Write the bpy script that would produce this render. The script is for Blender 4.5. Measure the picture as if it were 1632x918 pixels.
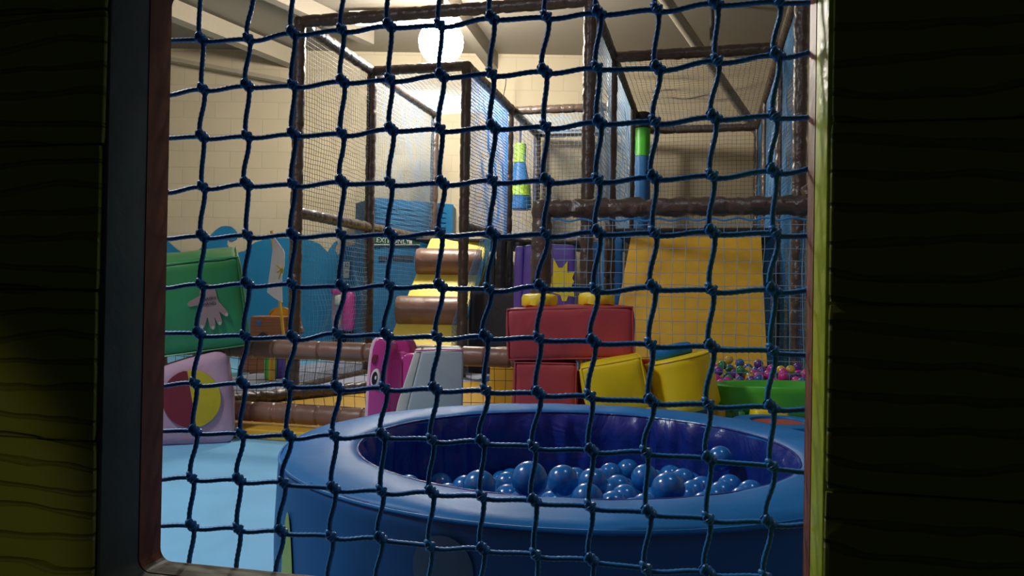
import bpy, bmesh, math, random
from mathutils import Vector, Matrix, noise
random.seed(7)
for o in list(bpy.data.objects): bpy.data.objects.remove(o)
scn = bpy.context.scene
COL = scn.collection
# ---------------------------------------------------------------- camera, world, lamps, added fill lights, exposure
F, CAMZ = 1240.0, 0.80
PITCH, ROLL = math.radians(0.53), math.radians(0.97)
CP, SP, CR, SR = math.cos(PITCH), math.sin(PITCH), math.cos(ROLL), math.sin(ROLL)
FW = Vector((0, CP, SP)); R0 = Vector((1, 0, 0)); U0 = Vector((0, -SP, CP))
RT = R0*CR + U0*SR; UP = U0*CR - R0*SR
CAM = Vector((0, 0, CAMZ))
cd = bpy.data.cameras.new('camera'); cam = bpy.data.objects.new('camera', cd); COL.objects.link(cam)
cd.sensor_width = 36; cd.lens = 36*F/1632; cd.clip_start = .02; cd.clip_end = 60
cam.matrix_world = Matrix(((RT.x, UP.x, -FW.x, 0), (RT.y, UP.y, -FW.y, 0), (RT.z, UP.z, -FW.z, CAMZ), (0, 0, 0, 1)))
scn.camera = cam
scn.view_settings.view_transform = 'Standard'; scn.view_settings.look = 'None'
scn.view_settings.exposure = 0.0; scn.view_settings.gamma = 1; scn.view_settings.use_curve_mapping = False
wd = bpy.data.worlds.new('world'); scn.world = wd; wd.use_nodes = True
wd.node_tree.nodes['Background'].inputs[0].default_value = (.5, .6, .8, 1)
wd.node_tree.nodes['Background'].inputs[1].default_value = .012
def light(name, kind, loc, energy, color=(1, 1, 1), size=.1, aim=None):
    l = bpy.data.lights.new(name, kind); o = bpy.data.objects.new(name, l); COL.objects.link(o)
    o.location = loc; l.energy = energy; l.color = color
    if kind == 'AREA':
        l.shape = 'DISK'; l.size = size
        if aim is not None: o.rotation_euler = (Vector(aim)-Vector(loc)).to_track_quat('-Z', 'Y').to_euler()
    else: l.shadow_soft_size = size
    return o
LAMP = Vector((-.755, 7.8, 3.33))           # the glowing globe of ceiling_lamp lights the hall
light('side_fill_light', 'AREA', (-2.3, 2.2, 3.1), 58, (.86, .93, 1), .5, (-.5, 2.4, .3))  # unseen fill, added to light the pool's left side and the block fronts
light('hall_fill_light', 'AREA', (1.0, 1.6, 3.8), 13, (.70, .84, 1), .5, (.9, 3.2, 0))  # added fill without a fixture, brightens pool and slide on the right
sp_ = light('passage_lamp_light', 'SPOT', (-1.1, -1.0, 1.0), 8, (1, .95, .8), .03)
sp_.rotation_euler = (Vector((-.63, .9, .50))-Vector((-1.1, -1.0, 1.0))).to_track_quat('-Z', 'Y').to_euler()
sp_.data.spot_size = math.radians(17); sp_.data.spot_blend = .35

def W(px, py, Y):                        # point seen at a pixel, at distance Y into the hall
    d = FW*F + RT*(px-816) + UP*(459-py)
    return CAM + d*(Y/d.y)
def WZ(px, py, z):                       # point seen at a pixel, at height z
    d = FW*F + RT*(px-816) + UP*(459-py)
    return CAM + d*((z-CAMZ)/d.z)

# ---------------------------------------------------------------- materials
def nt(name):
    m = bpy.data.materials.new(name); m.use_nodes = True
    t = m.node_tree; return m, t, t.nodes['Principled BSDF']
def vinyl(name, col, rough=.38, bump=.25, scale=9, var=.10, spec=.5, coat=0):
    m, t, b = nt(name)
    b.inputs['Roughness'].default_value = rough; b.inputs['Specular IOR Level'].default_value = spec
    b.inputs['Coat Weight'].default_value = coat; b.inputs['Coat Roughness'].default_value = .15
    tc = t.nodes.new('ShaderNodeTexCoord'); n = t.nodes.new('ShaderNodeTexNoise')
    n.inputs['Scale'].default_value = scale; n.inputs['Detail'].default_value = 5; n.inputs['Distortion'].default_value = .6
    t.links.new(tc.outputs['Object'], n.inputs['Vector'])
    r = t.nodes.new('ShaderNodeValToRGB'); r.color_ramp.elements[0].position = .3; r.color_ramp.elements[1].position = .7
    r.color_ramp.elements[0].color = tuple(c*(1-var) for c in col)+(1,)
    r.color_ramp.elements[1].color = tuple(min(1, c*(1+var)) for c in col)+(1,)
    t.links.new(n.outputs['Fac'], r.inputs['Fac']); t.links.new(r.outputs['Color'], b.inputs['Base Color'])
    bp = t.nodes.new('ShaderNodeBump'); bp.inputs['Strength'].default_value = bump; bp.inputs['Distance'].default_value = .02
    t.links.new(n.outputs['Fac'], bp.inputs['Height']); t.links.new(bp.outputs['Normal'], b.inputs['Normal'])
    return m
def plain(name, col, rough=.6, emit=0, spec=.4, metal=0):
    m, t, b = nt(name)
    tc = t.nodes.new('ShaderNodeTexCoord'); n = t.nodes.new('ShaderNodeTexNoise'); n.inputs['Scale'].default_value = 30
    mx = t.nodes.new('ShaderNodeMix'); mx.data_type = 'RGBA'; mx.inputs[0].default_value = .5
    t.links.new(tc.outputs['Object'], n.inputs['Vector'])
    mx.inputs['A'].default_value = tuple(c*.93 for c in col)+(1,); mx.inputs['B'].default_value = tuple(min(1, c*1.05) for c in col)+(1,)
    t.links.new(n.outputs['Fac'], mx.inputs['Factor']); t.links.new(mx.outputs['Result'], b.inputs['Base Color'])
    b.inputs['Roughness'].default_value = rough; b.inputs['Specular IOR Level'].default_value = spec; b.inputs['Metallic'].default_value = metal
    if emit:
        b.inputs['Emission Color'].default_value = tuple(col)+(1,); b.inputs['Emission Strength'].default_value = emit
    return m
def brickwall(name, col):
    m, t, b = nt(name)
    tc = t.nodes.new('ShaderNodeTexCoord'); mp = t.nodes.new('ShaderNodeMapping')
    mp.inputs['Rotation'].default_value = (math.radians(90), 0, 0)
    t.links.new(tc.outputs['Object'], mp.inputs['Vector'])
    br = t.nodes.new('ShaderNodeTexBrick'); t.links.new(mp.outputs['Vector'], br.inputs['Vector'])
    br.inputs['Color1'].default_value = tuple(col)+(1,); br.inputs['Color2'].default_value = tuple(c*.95 for c in col)+(1,)
    br.inputs['Mortar'].default_value = tuple(c*.86 for c in col)+(1,)
    br.inputs['Scale'].default_value = 1; br.inputs['Brick Width'].default_value = .42; br.inputs['Row Height'].default_value = .22
    br.inputs['Mortar Size'].default_value = .006; br.inputs['Mortar Smooth'].default_value = .4
    t.links.new(br.outputs['Color'], b.inputs['Base Color']); b.inputs['Roughness'].default_value = .75
    bp = t.nodes.new('ShaderNodeBump'); bp.inputs['Strength'].default_value = .4; bp.inputs['Distance'].default_value = .01; bp.invert = True
    t.links.new(br.outputs['Fac'], bp.inputs['Height']); t.links.new(bp.outputs['Normal'], b.inputs['Normal'])
    return m
def grain(name, col, dark, rough=.5, bands=14, dist=6, strength=1.0, bd=.006):
    m, t, b = nt(name)
    tc = t.nodes.new('ShaderNodeTexCoord'); mp = t.nodes.new('ShaderNodeMapping'); mp.inputs['Scale'].default_value = (.35, .35, 1)
    t.links.new(tc.outputs['Object'], mp.inputs['Vector'])
    wv = t.nodes.new('ShaderNodeTexWave'); wv.bands_direction = 'Z'; wv.wave_profile = 'SIN'
    wv.inputs['Scale'].default_value = bands; wv.inputs['Distortion'].default_value = dist
    wv.inputs['Detail'].default_value = 2; wv.inputs['Detail Scale'].default_value = 1.6
    t.links.new(mp.outputs['Vector'], wv.inputs['Vector'])
    n = t.nodes.new('ShaderNodeTexNoise'); n.inputs['Scale'].default_value = 14; n.inputs['Detail'].default_value = 6
    t.links.new(mp.outputs['Vector'], n.inputs['Vector'])
    r = t.nodes.new('ShaderNodeValToRGB'); r.color_ramp.elements[0].position = .0; r.color_ramp.elements[1].position = .15
    r.color_ramp.elements[0].color = tuple(dark)+(1,); r.color_ramp.elements[1].color = tuple(col)+(1,)
    t.links.new(wv.outputs['Fac'], r.inputs['Fac']); t.links.new(r.outputs['Color'], b.inputs['Base Color'])
    b.inputs['Roughness'].default_value = rough
    r2 = t.nodes.new('ShaderNodeValToRGB'); r2.color_ramp.elements[0].position = .0; r2.color_ramp.elements[1].position = .16
    t.links.new(wv.outputs['Fac'], r2.inputs['Fac'])
    bp = t.nodes.new('ShaderNodeBump'); bp.inputs['Strength'].default_value = strength; bp.inputs['Distance'].default_value = bd
    t.links.new(r2.outputs['Color'], bp.inputs['Height'])
    bp2 = t.nodes.new('ShaderNodeBump'); bp2.inputs['Strength'].default_value = .3; bp2.inputs['Distance'].default_value = .003
    t.links.new(n.outputs['Fac'], bp2.inputs['Height']); t.links.new(bp.outputs['Normal'], bp2.inputs['Normal'])
    t.links.new(bp2.outputs['Normal'], b.inputs['Normal'])
    return m
M = {}
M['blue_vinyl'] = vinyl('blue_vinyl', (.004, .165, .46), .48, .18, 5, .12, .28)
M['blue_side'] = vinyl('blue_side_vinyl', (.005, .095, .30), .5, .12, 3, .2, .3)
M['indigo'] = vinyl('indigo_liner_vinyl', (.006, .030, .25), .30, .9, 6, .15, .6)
M['floor'] = vinyl('light_blue_mat', (.22, .56, .84), .62, .12, 3, .06, .3)
M['brown'] = vinyl('brown_padding_vinyl', (.080, .054, .040), .33, .6, 14, .2, .6)
M['brownlog'] = vinyl('brown_log_vinyl', (.23, .125, .085), .36, .3, 9, .15, .5)
M['yellow'] = vinyl('yellow_vinyl', (.70, .41, .035), .42, .2, 6, .08)
M['lemon'] = vinyl('lemon_vinyl', (.90, .66, .01), .42, .2, 6, .06)
M['rampy'] = vinyl('pale_yellow_vinyl', (.96, .78, .12), .5, .2, 6, .05)
M['red'] = vinyl('dull_red_vinyl', (.42, .060, .070), .48, .3, 7, .12, .35)
M['green'] = vinyl('green_vinyl', (.028, .215, .065), .33, .5, 3, .22)
M['lime'] = vinyl('bright_green_vinyl', (.09, .52, .05), .35, .2, 4, .1)
M['pink'] = vinyl('pink_vinyl', (.50, .045, .26), .25, .12, 5, .06, .6, .3)
M['paleedge'] = vinyl('pale_pink_edge', (.80, .50, .60), .5, .1)
M['lilac'] = vinyl('lilac_fabric', (.50, .33, .42), .75, .3, 8, .08, .2)
M['maroon'] = vinyl('maroon_fabric', (.18, .012, .025), .7, .2)
M['mustard'] = vinyl('mustard_fabric', (.50, .40, .01), .7, .2)
M['grey'] = vinyl('pale_grey_vinyl', (.36, .43, .44), .5, .2, 6, .08)
M['greyedge'] = vinyl('cream_grey_vinyl', (.56, .58, .50), .5, .2, 6, .1)
M['purple'] = vinyl('purple_vinyl', (.13, .08, .46), .5, .2, 6, .08)
M['darkpad'] = vinyl('dark_padding', (.030, .028, .038), .5, .3)
M['panelblue'] = vinyl('sky_blue_pad', (.03, .16, .42), .5, .2)
M['lilacmat'] = vinyl('grey_lilac_mat', (.33, .36, .46), .6, .2, 4, .08)
M['shutter'] = plain('blue_cabin_paint', (.02, .17, .36), .5)
M['wave'] = plain('wave_paint', (.012, .20, .40), .6)
M['bluenet'] = plain('blue_net_cord', (.035, .20, .42), .5)
M['litnet'] = plain('lamplit_blue_net_cord', (.10, .32, .80), .4)  # same blue cord, lamp light put into its colour
M['lit_ledge'] = vinyl('grey_brown_lit_ledge', (.20, .175, .11), .5, .3, 10, .15)  # red-brown board as it looks lit from above, light put into the colour
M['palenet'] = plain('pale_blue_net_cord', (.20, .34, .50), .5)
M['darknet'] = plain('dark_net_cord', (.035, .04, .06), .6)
M['cord'] = plain('blue_rope', (.03, .24, .60), .36, 0, .5)
M['cream'] = brickwall('cream_painted_blockwork', (.62, .53, .36))
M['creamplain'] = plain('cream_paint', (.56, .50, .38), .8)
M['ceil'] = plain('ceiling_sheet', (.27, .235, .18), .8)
M['beam'] = plain('ceiling_beam_paint', (.38, .33, .24), .7)
M['darkmetal'] = plain('dark_metal', (.05, .045, .04), .5)
M['lampglow'] = plain('lamp_glow', (1, .93, .83), .5, 190)
M['stripglow'] = plain('strip_glow', (1, .97, .93), .5, 5)
M['white'] = plain('white_cloth', (.78, .76, .72), .7)
M['offwhite'] = plain('offwhite_plastic', (.75, .76, .72), .5)
M['wood'] = grain('orange_brown_board', (.34, .13, .05), (.22, .08, .03), .6, 10, 3, .3, .003)
M['lime_plank'] = grain('lime_green_plank', (.30, .30, .014), (.22, .22, .010), .5, 13, 5, .8, .004)
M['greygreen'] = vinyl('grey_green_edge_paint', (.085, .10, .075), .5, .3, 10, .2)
M['reveal'] = vinyl('lime_green_edge_paint', (.66, .74, .010), .40, .35, 12, .12)
M['redbrown'] = vinyl('red_brown_board_edge', (.36, .09, .035), .5, .3, 10, .15)
M['exit'] = plain('dark_green_sign', (.01, .09, .035), .5)
M['orange'] = plain('orange_plastic', (.85, .13, .02), .4)
M['skin'] = plain('printed_hand', (.33, .22, .20), .6)
M['nail'] = plain('printed_nail', (.42, .48, .34), .6)
M['ink'] = plain('dark_ink', (.05, .03, .05), .6)
M['black'] = plain('black_paint', (.01, .01, .012), .4)
M['redlining'] = vinyl('red_lining', (.42, .06, .03), .45, .3)
M['lime2'] = vinyl('yellow_green_vinyl', (.42, .66, .03), .4, .2)
M['lime_print'] = vinyl('lime_print', (.30, .46, .03), .45, .1)
M['studyellow'] = vinyl('stud_yellow_vinyl', (.88, .66, .03), .4, .4, 12, .08)
M['sun'] = vinyl('sun_yellow_vinyl', (.95, .78, .02), .5, .15)
M['agedyellow'] = vinyl('faded_yellow_print', (.030, .105, .19), .5, .2)
def ballmat(name, col):
    m = plain(name, col, .22, 0, .6); b = m.node_tree.nodes['Principled BSDF']
    b.inputs['Subsurface Weight'].default_value = 0; b.inputs['Coat Weight'].default_value = .4; b.inputs['Coat Roughness'].default_value = .12
    return m
M['ballblue'] = ballmat('blue_ball_plastic', (.005, .17, .52))
BALLC = [('pink', (.75, .04, .35)), ('purple', (.16, .05, .35)), ('yellow', (.8, .55, .03)), ('green', (.03, .30, .08)),
         ('blue', (.04, .14, .42)), ('orange', (.8, .22, .05))]
for n_, c_ in BALLC: M['ball_'+n_] = ballmat(n_+'_ball_plastic', c_)

# ---------------------------------------------------------------- mesh helpers
def wloc(o):
    v = Vector((0, 0, 0))
    while o is not None: v += o.location; o = o.parent
    return v
def obj(name, bm, mat, parent=None, smooth=True):
    """links world-space geometry as ONE mesh object, its origin at its base or at its parent"""
    me = bpy.data.meshes.new(name)
    bmesh.ops.recalc_face_normals(bm, faces=bm.faces)
    if parent is None:
        xs = [v.co for v in bm.verts]
        loc = Vector(((min(p.x for p in xs)+max(p.x for p in xs))/2, (min(p.y for p in xs)+max(p.y for p in xs))/2, min(p.z for p in xs)))
    else: loc = wloc(parent)
    bm.transform(Matrix.Translation(-loc))
    bm.to_mesh(me); bm.free()
    me.materials.append(M[mat] if isinstance(mat, str) else mat)
    if smooth:
        me.shade_smooth(); me.set_sharp_from_angle(angle=math.radians(50))
    o = bpy.data.objects.new(name, me); COL.objects.link(o)
    if parent is None: o.location = loc
    else: o.parent = parent
    return o
def tag(o, label, cat, group=None, kind=None):
    o['label'] = label; o['category'] = cat
    if group: o['group'] = group
    if kind: o['kind'] = kind
    return o
def thing(name, label, cat, group=None, loc=(0, 0, 0)):
    o = bpy.data.objects.new(name, None); COL.objects.link(o); o.location = loc; o.empty_display_size = .05
    return tag(o, label, cat, group)
def struct(name, bm, mat, smooth=False, parent=None):
    o = obj(name, bm, mat, parent, smooth)
    if parent is None: o['kind'] = 'structure'
    return o
def frame(d):
    d = d.normalized(); a = Vector((0, 0, 1)) if abs(d.z) < .9 else Vector((1, 0, 0))
    x = a.cross(d).normalized(); return x, d.cross(x).normalized()
def tube(bm, pts, r, seg=8, rf=None, cap=True):
    """sweep; rf(i, theta, s) -> radius factor"""
    pts = [Vector(p) for p in pts]; rings = []; s = 0
    x = None
    for i, p in enumerate(pts):
        d = (pts[min(i+1, len(pts)-1)]-pts[max(i-1, 0)])
        if d.length < 1e-9: d = Vector((0, 0, 1))
        d.normalize()
        if x is None: x, y = frame(d)
        else:
            x = (x - d*x.dot(d)).normalized(); y = d.cross(x)
        if i: s += (p-pts[i-1]).length
        ring = []
        for k in range(seg):
            th = 2*math.pi*k/seg
            rr = r*(rf(i, th, s) if rf else 1)
            ring.append(bm.verts.new(p + (x*math.cos(th)+y*math.sin(th))*rr))
        rings.append(ring)
    for a, b in zip(rings, rings[1:]):
        for k in range(seg):
            bm.faces.new((a[k], a[(k+1) % seg], b[(k+1) % seg], b[k]))
    if cap:
        bm.faces.new(rings[0][::-1]); bm.faces.new(rings[-1])
    return bm
def lerp(a, b, n): return [Vector(a).lerp(Vector(b), i/n) for i in range(n+1)]
_seed = [0]
def padded(bm, a, b, r, tie=.16, crumple=.10, step=.018):
    """vinyl padding wrapped round a pole: wrinkled, pinched by cable ties"""
    a, b = Vector(a), Vector(b); L = (b-a).length; n = max(6, int(L/step)); _seed[0] += 3.7; sd = _seed[0]
    def rf(i, th, s):
        ends = min(s, L-s)
        v = 1 + crumple*(noise.noise(Vector((math.cos(th)*1.6, math.sin(th)*1.6, s*14+sd))) + .6*noise.noise(Vector((math.cos(th)*3, math.sin(th)*3, s*34-sd))))
        q = ((s+sd) % tie)/tie; q = min(q, 1-q)*tie
        v -= .13*math.exp(-(q/.012)**2)
        if ends < .01: v *= .9
        return v
    return tube(bm, lerp(a, b, n), r, 14, rf)
def rbox(bm, sx, sy, sz, r=.03, bulge=.015, nz=.004, n=10, mat=Matrix()):
    """soft foam block with rounded edges, centred, transformed by mat"""
    sd = random.random()*50; vs = {}
    def V(p):
        key = tuple(round(c, 5) for c in p)
        if key in vs: return vs[key]
        q = Vector((p[0]*sx/2, p[1]*sy/2, p[2]*sz/2))
        inn = Vector([max(-(s/2-r), min(s/2-r, c)) for c, s in zip(q, (sx, sy, sz))])
        e = q-inn
        if e.length > 1e-9:
            m = max(abs(c) for c in e); e = e.normalized()*r if sum(abs(c) > 1e-6 for c in e) > 1 else e.normalized()*r*(m/r)
        q = inn+e
        w = [abs(c) for c in p]; ax = w.index(max(w)); o = [i for i in range(3) if i != ax]
        bl = bulge*(1-p[o[0]]**2)*(1-p[o[1]]**2); q[ax] += bl*(1 if p[ax] > 0 else -1)
        q += Vector((noise.noise(q*9+Vector((sd, 0, 0))), noise.noise(q*9+Vector((0, sd, 0))), noise.noise(q*9+Vector((0, 0, sd)))))*nz
        v = bm.verts.new(mat @ q); vs[key] = v; return v
    def cs(k): # concentrate samples near edges
        t = -1+2*k/n; return math.copysign(abs(t)**.6, t)
    g = [cs(k) for k in range(n+1)]
    for ax in range(3):
        o = [i for i in range(3) if i != ax]
        for sgn in (-1, 1):
            for i in range(n):
                for j in range(n):
                    f = []
                    for (a, b) in ((i, j), (i+1, j), (i+1, j+1), (i, j+1)):
                        p = [0, 0, 0]; p[ax] = sgn; p[o[0]] = g[a]; p[o[1]] = g[b]; f.append(V(p))
                    try: bm.faces.new(f)
                    except ValueError: pass
    return bm
def box(bm, c, s, mat=Matrix()):
    r = bmesh.ops.create_cube(bm, size=1, matrix=mat @ Matrix.Translation(Vector(c)) @ Matrix.Diagonal((s[0], s[1], s[2], 1)))
    return r['verts']
def prism(bm, pts, off):
    """polygon (3D points) extruded by the vector off"""
    a = [bm.verts.new(p) for p in pts]; b = [bm.verts.new(Vector(p)+Vector(off)) for p in pts]
    bm.faces.new(a); bm.faces.new(b[::-1])
    for i in range(len(a)):
        j = (i+1) % len(a); bm.faces.new((a[i], b[i], b[j], a[j]))
    return bm
def bevelled(bm, w=.02, seg=3):
    bmesh.ops.recalc_face_normals(bm, faces=bm.faces)
    e = [x for x in bm.edges if len(x.link_faces) == 2 and x.calc_face_angle(0) > .35]
    bmesh.ops.bevel(bm, geom=e, offset=w, segments=seg, affect='EDGES', profile=.5)
    return bm
def lathe(bm, prof, seg=64, fn=None, c=(0, 0, 0), closed=False):
    """prof [(r, z)]; fn(theta, k, r, z) -> (r, z)"""
    c = Vector(c); rings = []
    for k, (r, z) in enumerate(prof):
        ring = []
        for i in range(seg):
            th = 2*math.pi*i/seg; rr, zz = fn(th, k, r, z) if fn else (r, z)
            ring.append(bm.verts.new(c+Vector((math.cos(th)*rr, math.sin(th)*rr, zz))))
        rings.append(ring)
    pr = list(zip(rings, rings[1:]))
    if closed: pr.append((rings[-1], rings[0]))
    for a, b in pr:
        for i in range(seg):
            j = (i+1) % seg; bm.faces.new((a[i], a[j], b[j], b[i]))
    if not closed:
        if prof[0][0] > 1e-4 and False: pass
        bm.faces.new(rings[0][::-1]); bm.faces.new(rings[-1])
    return bm
def net(bm, p0, eu, ev, pitch=.045, r=.0016, wob=.22, sag=.03):
    """knotted square mesh spanning the parallelogram p0, p0+eu, p0+ev"""
    p0, eu, ev = Vector(p0), Vector(eu), Vector(ev); nu = max(2, round(eu.length/pitch)); nv = max(2, round(ev.length/pitch))
    nrm = eu.cross(ev).normalized(); sd = random.random()*40
    du, dv = eu.normalized(), ev.normalized()
    def K(i, j):
        p = p0+eu*(i/nu)+ev*(j/nv); q = Vector((i*.31+sd, j*.31, sd))
        edge = math.sin(math.pi*i/nu)*math.sin(math.pi*j/nv)
        return p + (du*noise.noise(q)*wob + dv*noise.noise(q+Vector((9, 9, 9)))*wob)*pitch*min(1, edge*3) + nrm*edge*sag*(1+noise.noise(q*.5))
    G = [[K(i, j) for j in range(nv+1)] for i in range(nu+1)]
    for i in range(nu+1): tube(bm, G[i], r, 3, cap=False)
    for j in range(nv+1): tube(bm, [G[i][j] for i in range(nu+1)], r, 3, cap=False)
    return bm
def text(name, body, size, mat, origin, xdir, zdir, parent, depth=.002):
    cu = bpy.data.curves.new(name, 'FONT'); cu.body = body; cu.size = size; cu.extrude = depth; cu.align_x = 'CENTER'
    t = bpy.data.objects.new(name, cu); COL.objects.link(t); bpy.context.view_layer.update()
    bm = bmesh.new(); bm.from_mesh(t.to_mesh()); t.to_mesh_clear(); bpy.data.objects.remove(t)
    x = Vector(xdir).normalized(); y = Vector(zdir).normalized(); z = x.cross(y).normalized(); y = z.cross(x)
    bm.transform(Matrix(((x.x, y.x, z.x, origin[0]), (x.y, y.y, z.y, origin[1]), (x.z, y.z, z.z, origin[2]), (0, 0, 0, 1))))
    return obj(name, bm, mat, parent, False)
# ================================================================ THE SETTING
NB = bmesh.new
UD, VD = Vector((.970, -.242, 0)), Vector((.242, .970, 0))
A0 = Vector((-1.674, 6.0, 0))
def G(u, v, z=0): return A0+UD*u+VD*v+Vector((0, 0, z))
WALLY = 10.3; CEILZ = 4.0
# viewing wall plane: s to the right, t up, n towards the viewer
YAW = math.radians(12.2); NO = Vector((0, .765, .80)); NS = Vector((math.cos(YAW), -math.sin(YAW), 0)); NN = Vector((-math.sin(YAW), -math.cos(YAW), 0))
def NP(s, t, n=0): return NO+NS*s+Vector((0, 0, t))+NN*n
def toplane(px, py, n=0):
    d = FW*F + RT*(px-816) + UP*(459-py); o = NO+NN*n-CAM
    k = o.dot(NN)/d.dot(NN); p = CAM+d*k-NO-NN*n
    return p.dot(NS), p.z

bm = NB(); box(bm, (-.2, 5.6, -.05), (12, 11, .1)); struct('floor', bm, 'floor')
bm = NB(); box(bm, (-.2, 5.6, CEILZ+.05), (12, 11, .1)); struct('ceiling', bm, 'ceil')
bm = NB(); box(bm, (-.2, WALLY+.1, 2), (12, .2, 4)); struct('wall_back', bm, 'cream')
bm = NB(); box(bm, (-5.9, 5.6, 2), (.2, 11, 4)); struct('wall_left', bm, 'creamplain')
bm = NB(); box(bm, (5.0, 5.6, 2), (.2, 11, 4)); struct('wall_right', bm, 'creamplain')
# roof members, each a trim of the ceiling
def rafter(n, a, b, w, h, mat='beam'):
    a, b = Vector(a), Vector(b); d = (b-a).normalized(); s = d.cross(Vector((0, 0, 1))).normalized(); up = s.cross(d)
    bm = NB(); v = []
    for p in (a, b):
        for (i, j) in ((-1, -1), (1, -1), (1, 1), (-1, 1)): v.append(bm.verts.new(p+s*w/2*i+up*h/2*j))
    for f in ((0, 1, 2, 3), (7, 6, 5, 4), (0, 4, 5, 1), (1, 5, 6, 2), (2, 6, 7, 3), (3, 7, 4, 0)): bm.faces.new([v[k] for k in f])
    struct('trim_%d' % n, bm, mat)
rafter(1, WZ(215, -8, 3.86), WZ(480, 100, 3.86), .16, .2)
rafter(2, WZ(640, -100, 3.9), WZ(800, 118, 3.9), .14, .2, 'ceil')
rafter(3, WZ(330, -60, 3.9), WZ(590, 60, 3.9), .12, .18, 'ceil')
bm = NB(); tube(bm, [W(1040, -30, 7.6), W(1205, 208, 10.1)], .06, 12); struct('trim_4', bm, 'beam', True)
rafter(5, W(255, 92, 10.15), W(478, 134, 10.15), .12, .05)
bm = NB(); tube(bm, [W(1136, 85, 8.4), W(1132, -40, 8.4)], .028, 8); struct('trim_5', bm, 'darkmetal', True)
bm = NB(); tube(bm, [W(807, 118, 9.8), W(806, 135, 9.8), W(800, 165, 9.8), W(802, 200, 9.8)], .006, 6)
tag(obj('hanging_wire', bm, 'darkmetal'), 'thin dark wire hanging down the cream wall right of the bright lamp', 'wire')

# ---- the wooden wall we look through, with its window opening
HL, HT = toplane(283, -4); HL2, HB = toplane(262, 889); HR, _ = toplane(1300, 0); HR2, _ = toplane(1283, 900)
hl, hr, ht, hb = (HL+HL2)/2, (HR+HR2)/2-.0045, HT, HB
def hole_loop(l, r_, b, t, rad, n=6):
    P = []
    for (cx, cz, a0) in ((r_-rad, t-rad, 0), (l+rad, t-rad, 90), (l+rad, b+rad, 180), (r_-rad, b+rad, 270)):
        for k in range(n+1):
            a = math.radians(a0+90*k/n); P.append((cx+rad*math.cos(a), cz+rad*math.sin(a)))
    return P
def holed(l, r_, b, t, rad, n0, n1, outer, jit=0):
    bm = NB(); inn = hole_loop(l, r_, b, t, rad); c = ((l+r_)/2, (b+t)/2); out = []
    L, R_, B, T = outer
    for (s, z) in inn:
        ds, dz = s-c[0], z-c[1]
        k = min((R_-c[0])/ds if ds > 0 else (L-c[0])/ds if ds < 0 else 1e9, (T-c[1])/dz if dz > 0 else (B-c[1])/dz if dz < 0 else 1e9)
        out.append((c[0]+ds*k, c[1]+dz*k))
    # add the outer corners by snapping the nearest points
    for C_ in ((L, B), (R_, B), (L, T), (R_, T)):
        i = min(range(len(out)), key=lambda q: (out[q][0]-C_[0])**2+(out[q][1]-C_[1])**2); out[i] = C_
    rings = []
    for (pts, n_) in ((out, n0), (inn, n0), (inn, n1), (out, n1)): rings.append([bm.verts.new(NP(s, z, n_)) for s, z in pts])
    N = len(inn)
    for a in range(4):
        A, B_ = rings[a], rings[(a+1) % 4]
        for i in range(N): bm.faces.new((A[i], A[(i+1) % N], B_[(i+1) % N], B_[i]))
    return bm
OUT = (-5.0, 4.2, -.8, 3.3)
wf = struct('wall_front', holed(hl, hr, hb, ht, .014, .008, .042, OUT), 'redbrown'); wf.data.materials.append(M['lit_ledge'])
for f in wf.data.polygons:
    if f.normal.z > .75 and f.center.z+wf.location.z > 0: f.material_index = 1  # upward faces of the same board take the lit tint
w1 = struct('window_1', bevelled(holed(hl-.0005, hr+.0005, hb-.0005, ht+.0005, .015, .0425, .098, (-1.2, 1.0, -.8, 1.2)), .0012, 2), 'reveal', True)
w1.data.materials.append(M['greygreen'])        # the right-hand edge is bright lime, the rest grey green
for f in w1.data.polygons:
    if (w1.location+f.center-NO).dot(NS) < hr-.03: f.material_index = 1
# lime planks nailed on the viewer's side, ends slightly uneven
joints = [-.80]
for y_ in (700, 462, 232, 20): joints.append(toplane(100, y_, .10)[1])
joints += [joints[-1]+.16, joints[-1]+.32, 1.2]
k = 0
for side in (-1, 1):
    for z0, z1 in zip(joints, joints[1:]):
        k += 1; e = random.uniform(.000, .005)
        if side < 0: s0, s1 = -1.2, hl-.002-e
        else: s0, s1 = hr+.001+e*.5, 1.0
        m = Matrix.Translation(NP((s0+s1)/2, (z0+z1)/2, .1015)) @ Matrix.Rotation(-YAW, 4, 'Z')
        bm = NB(); rbox(bm, s1-s0, .007, z1-z0-.001, .003, 0, .0006, 12, m)
        struct('trim_%d' % (10+k), bm, 'lime_plank', True)
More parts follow.
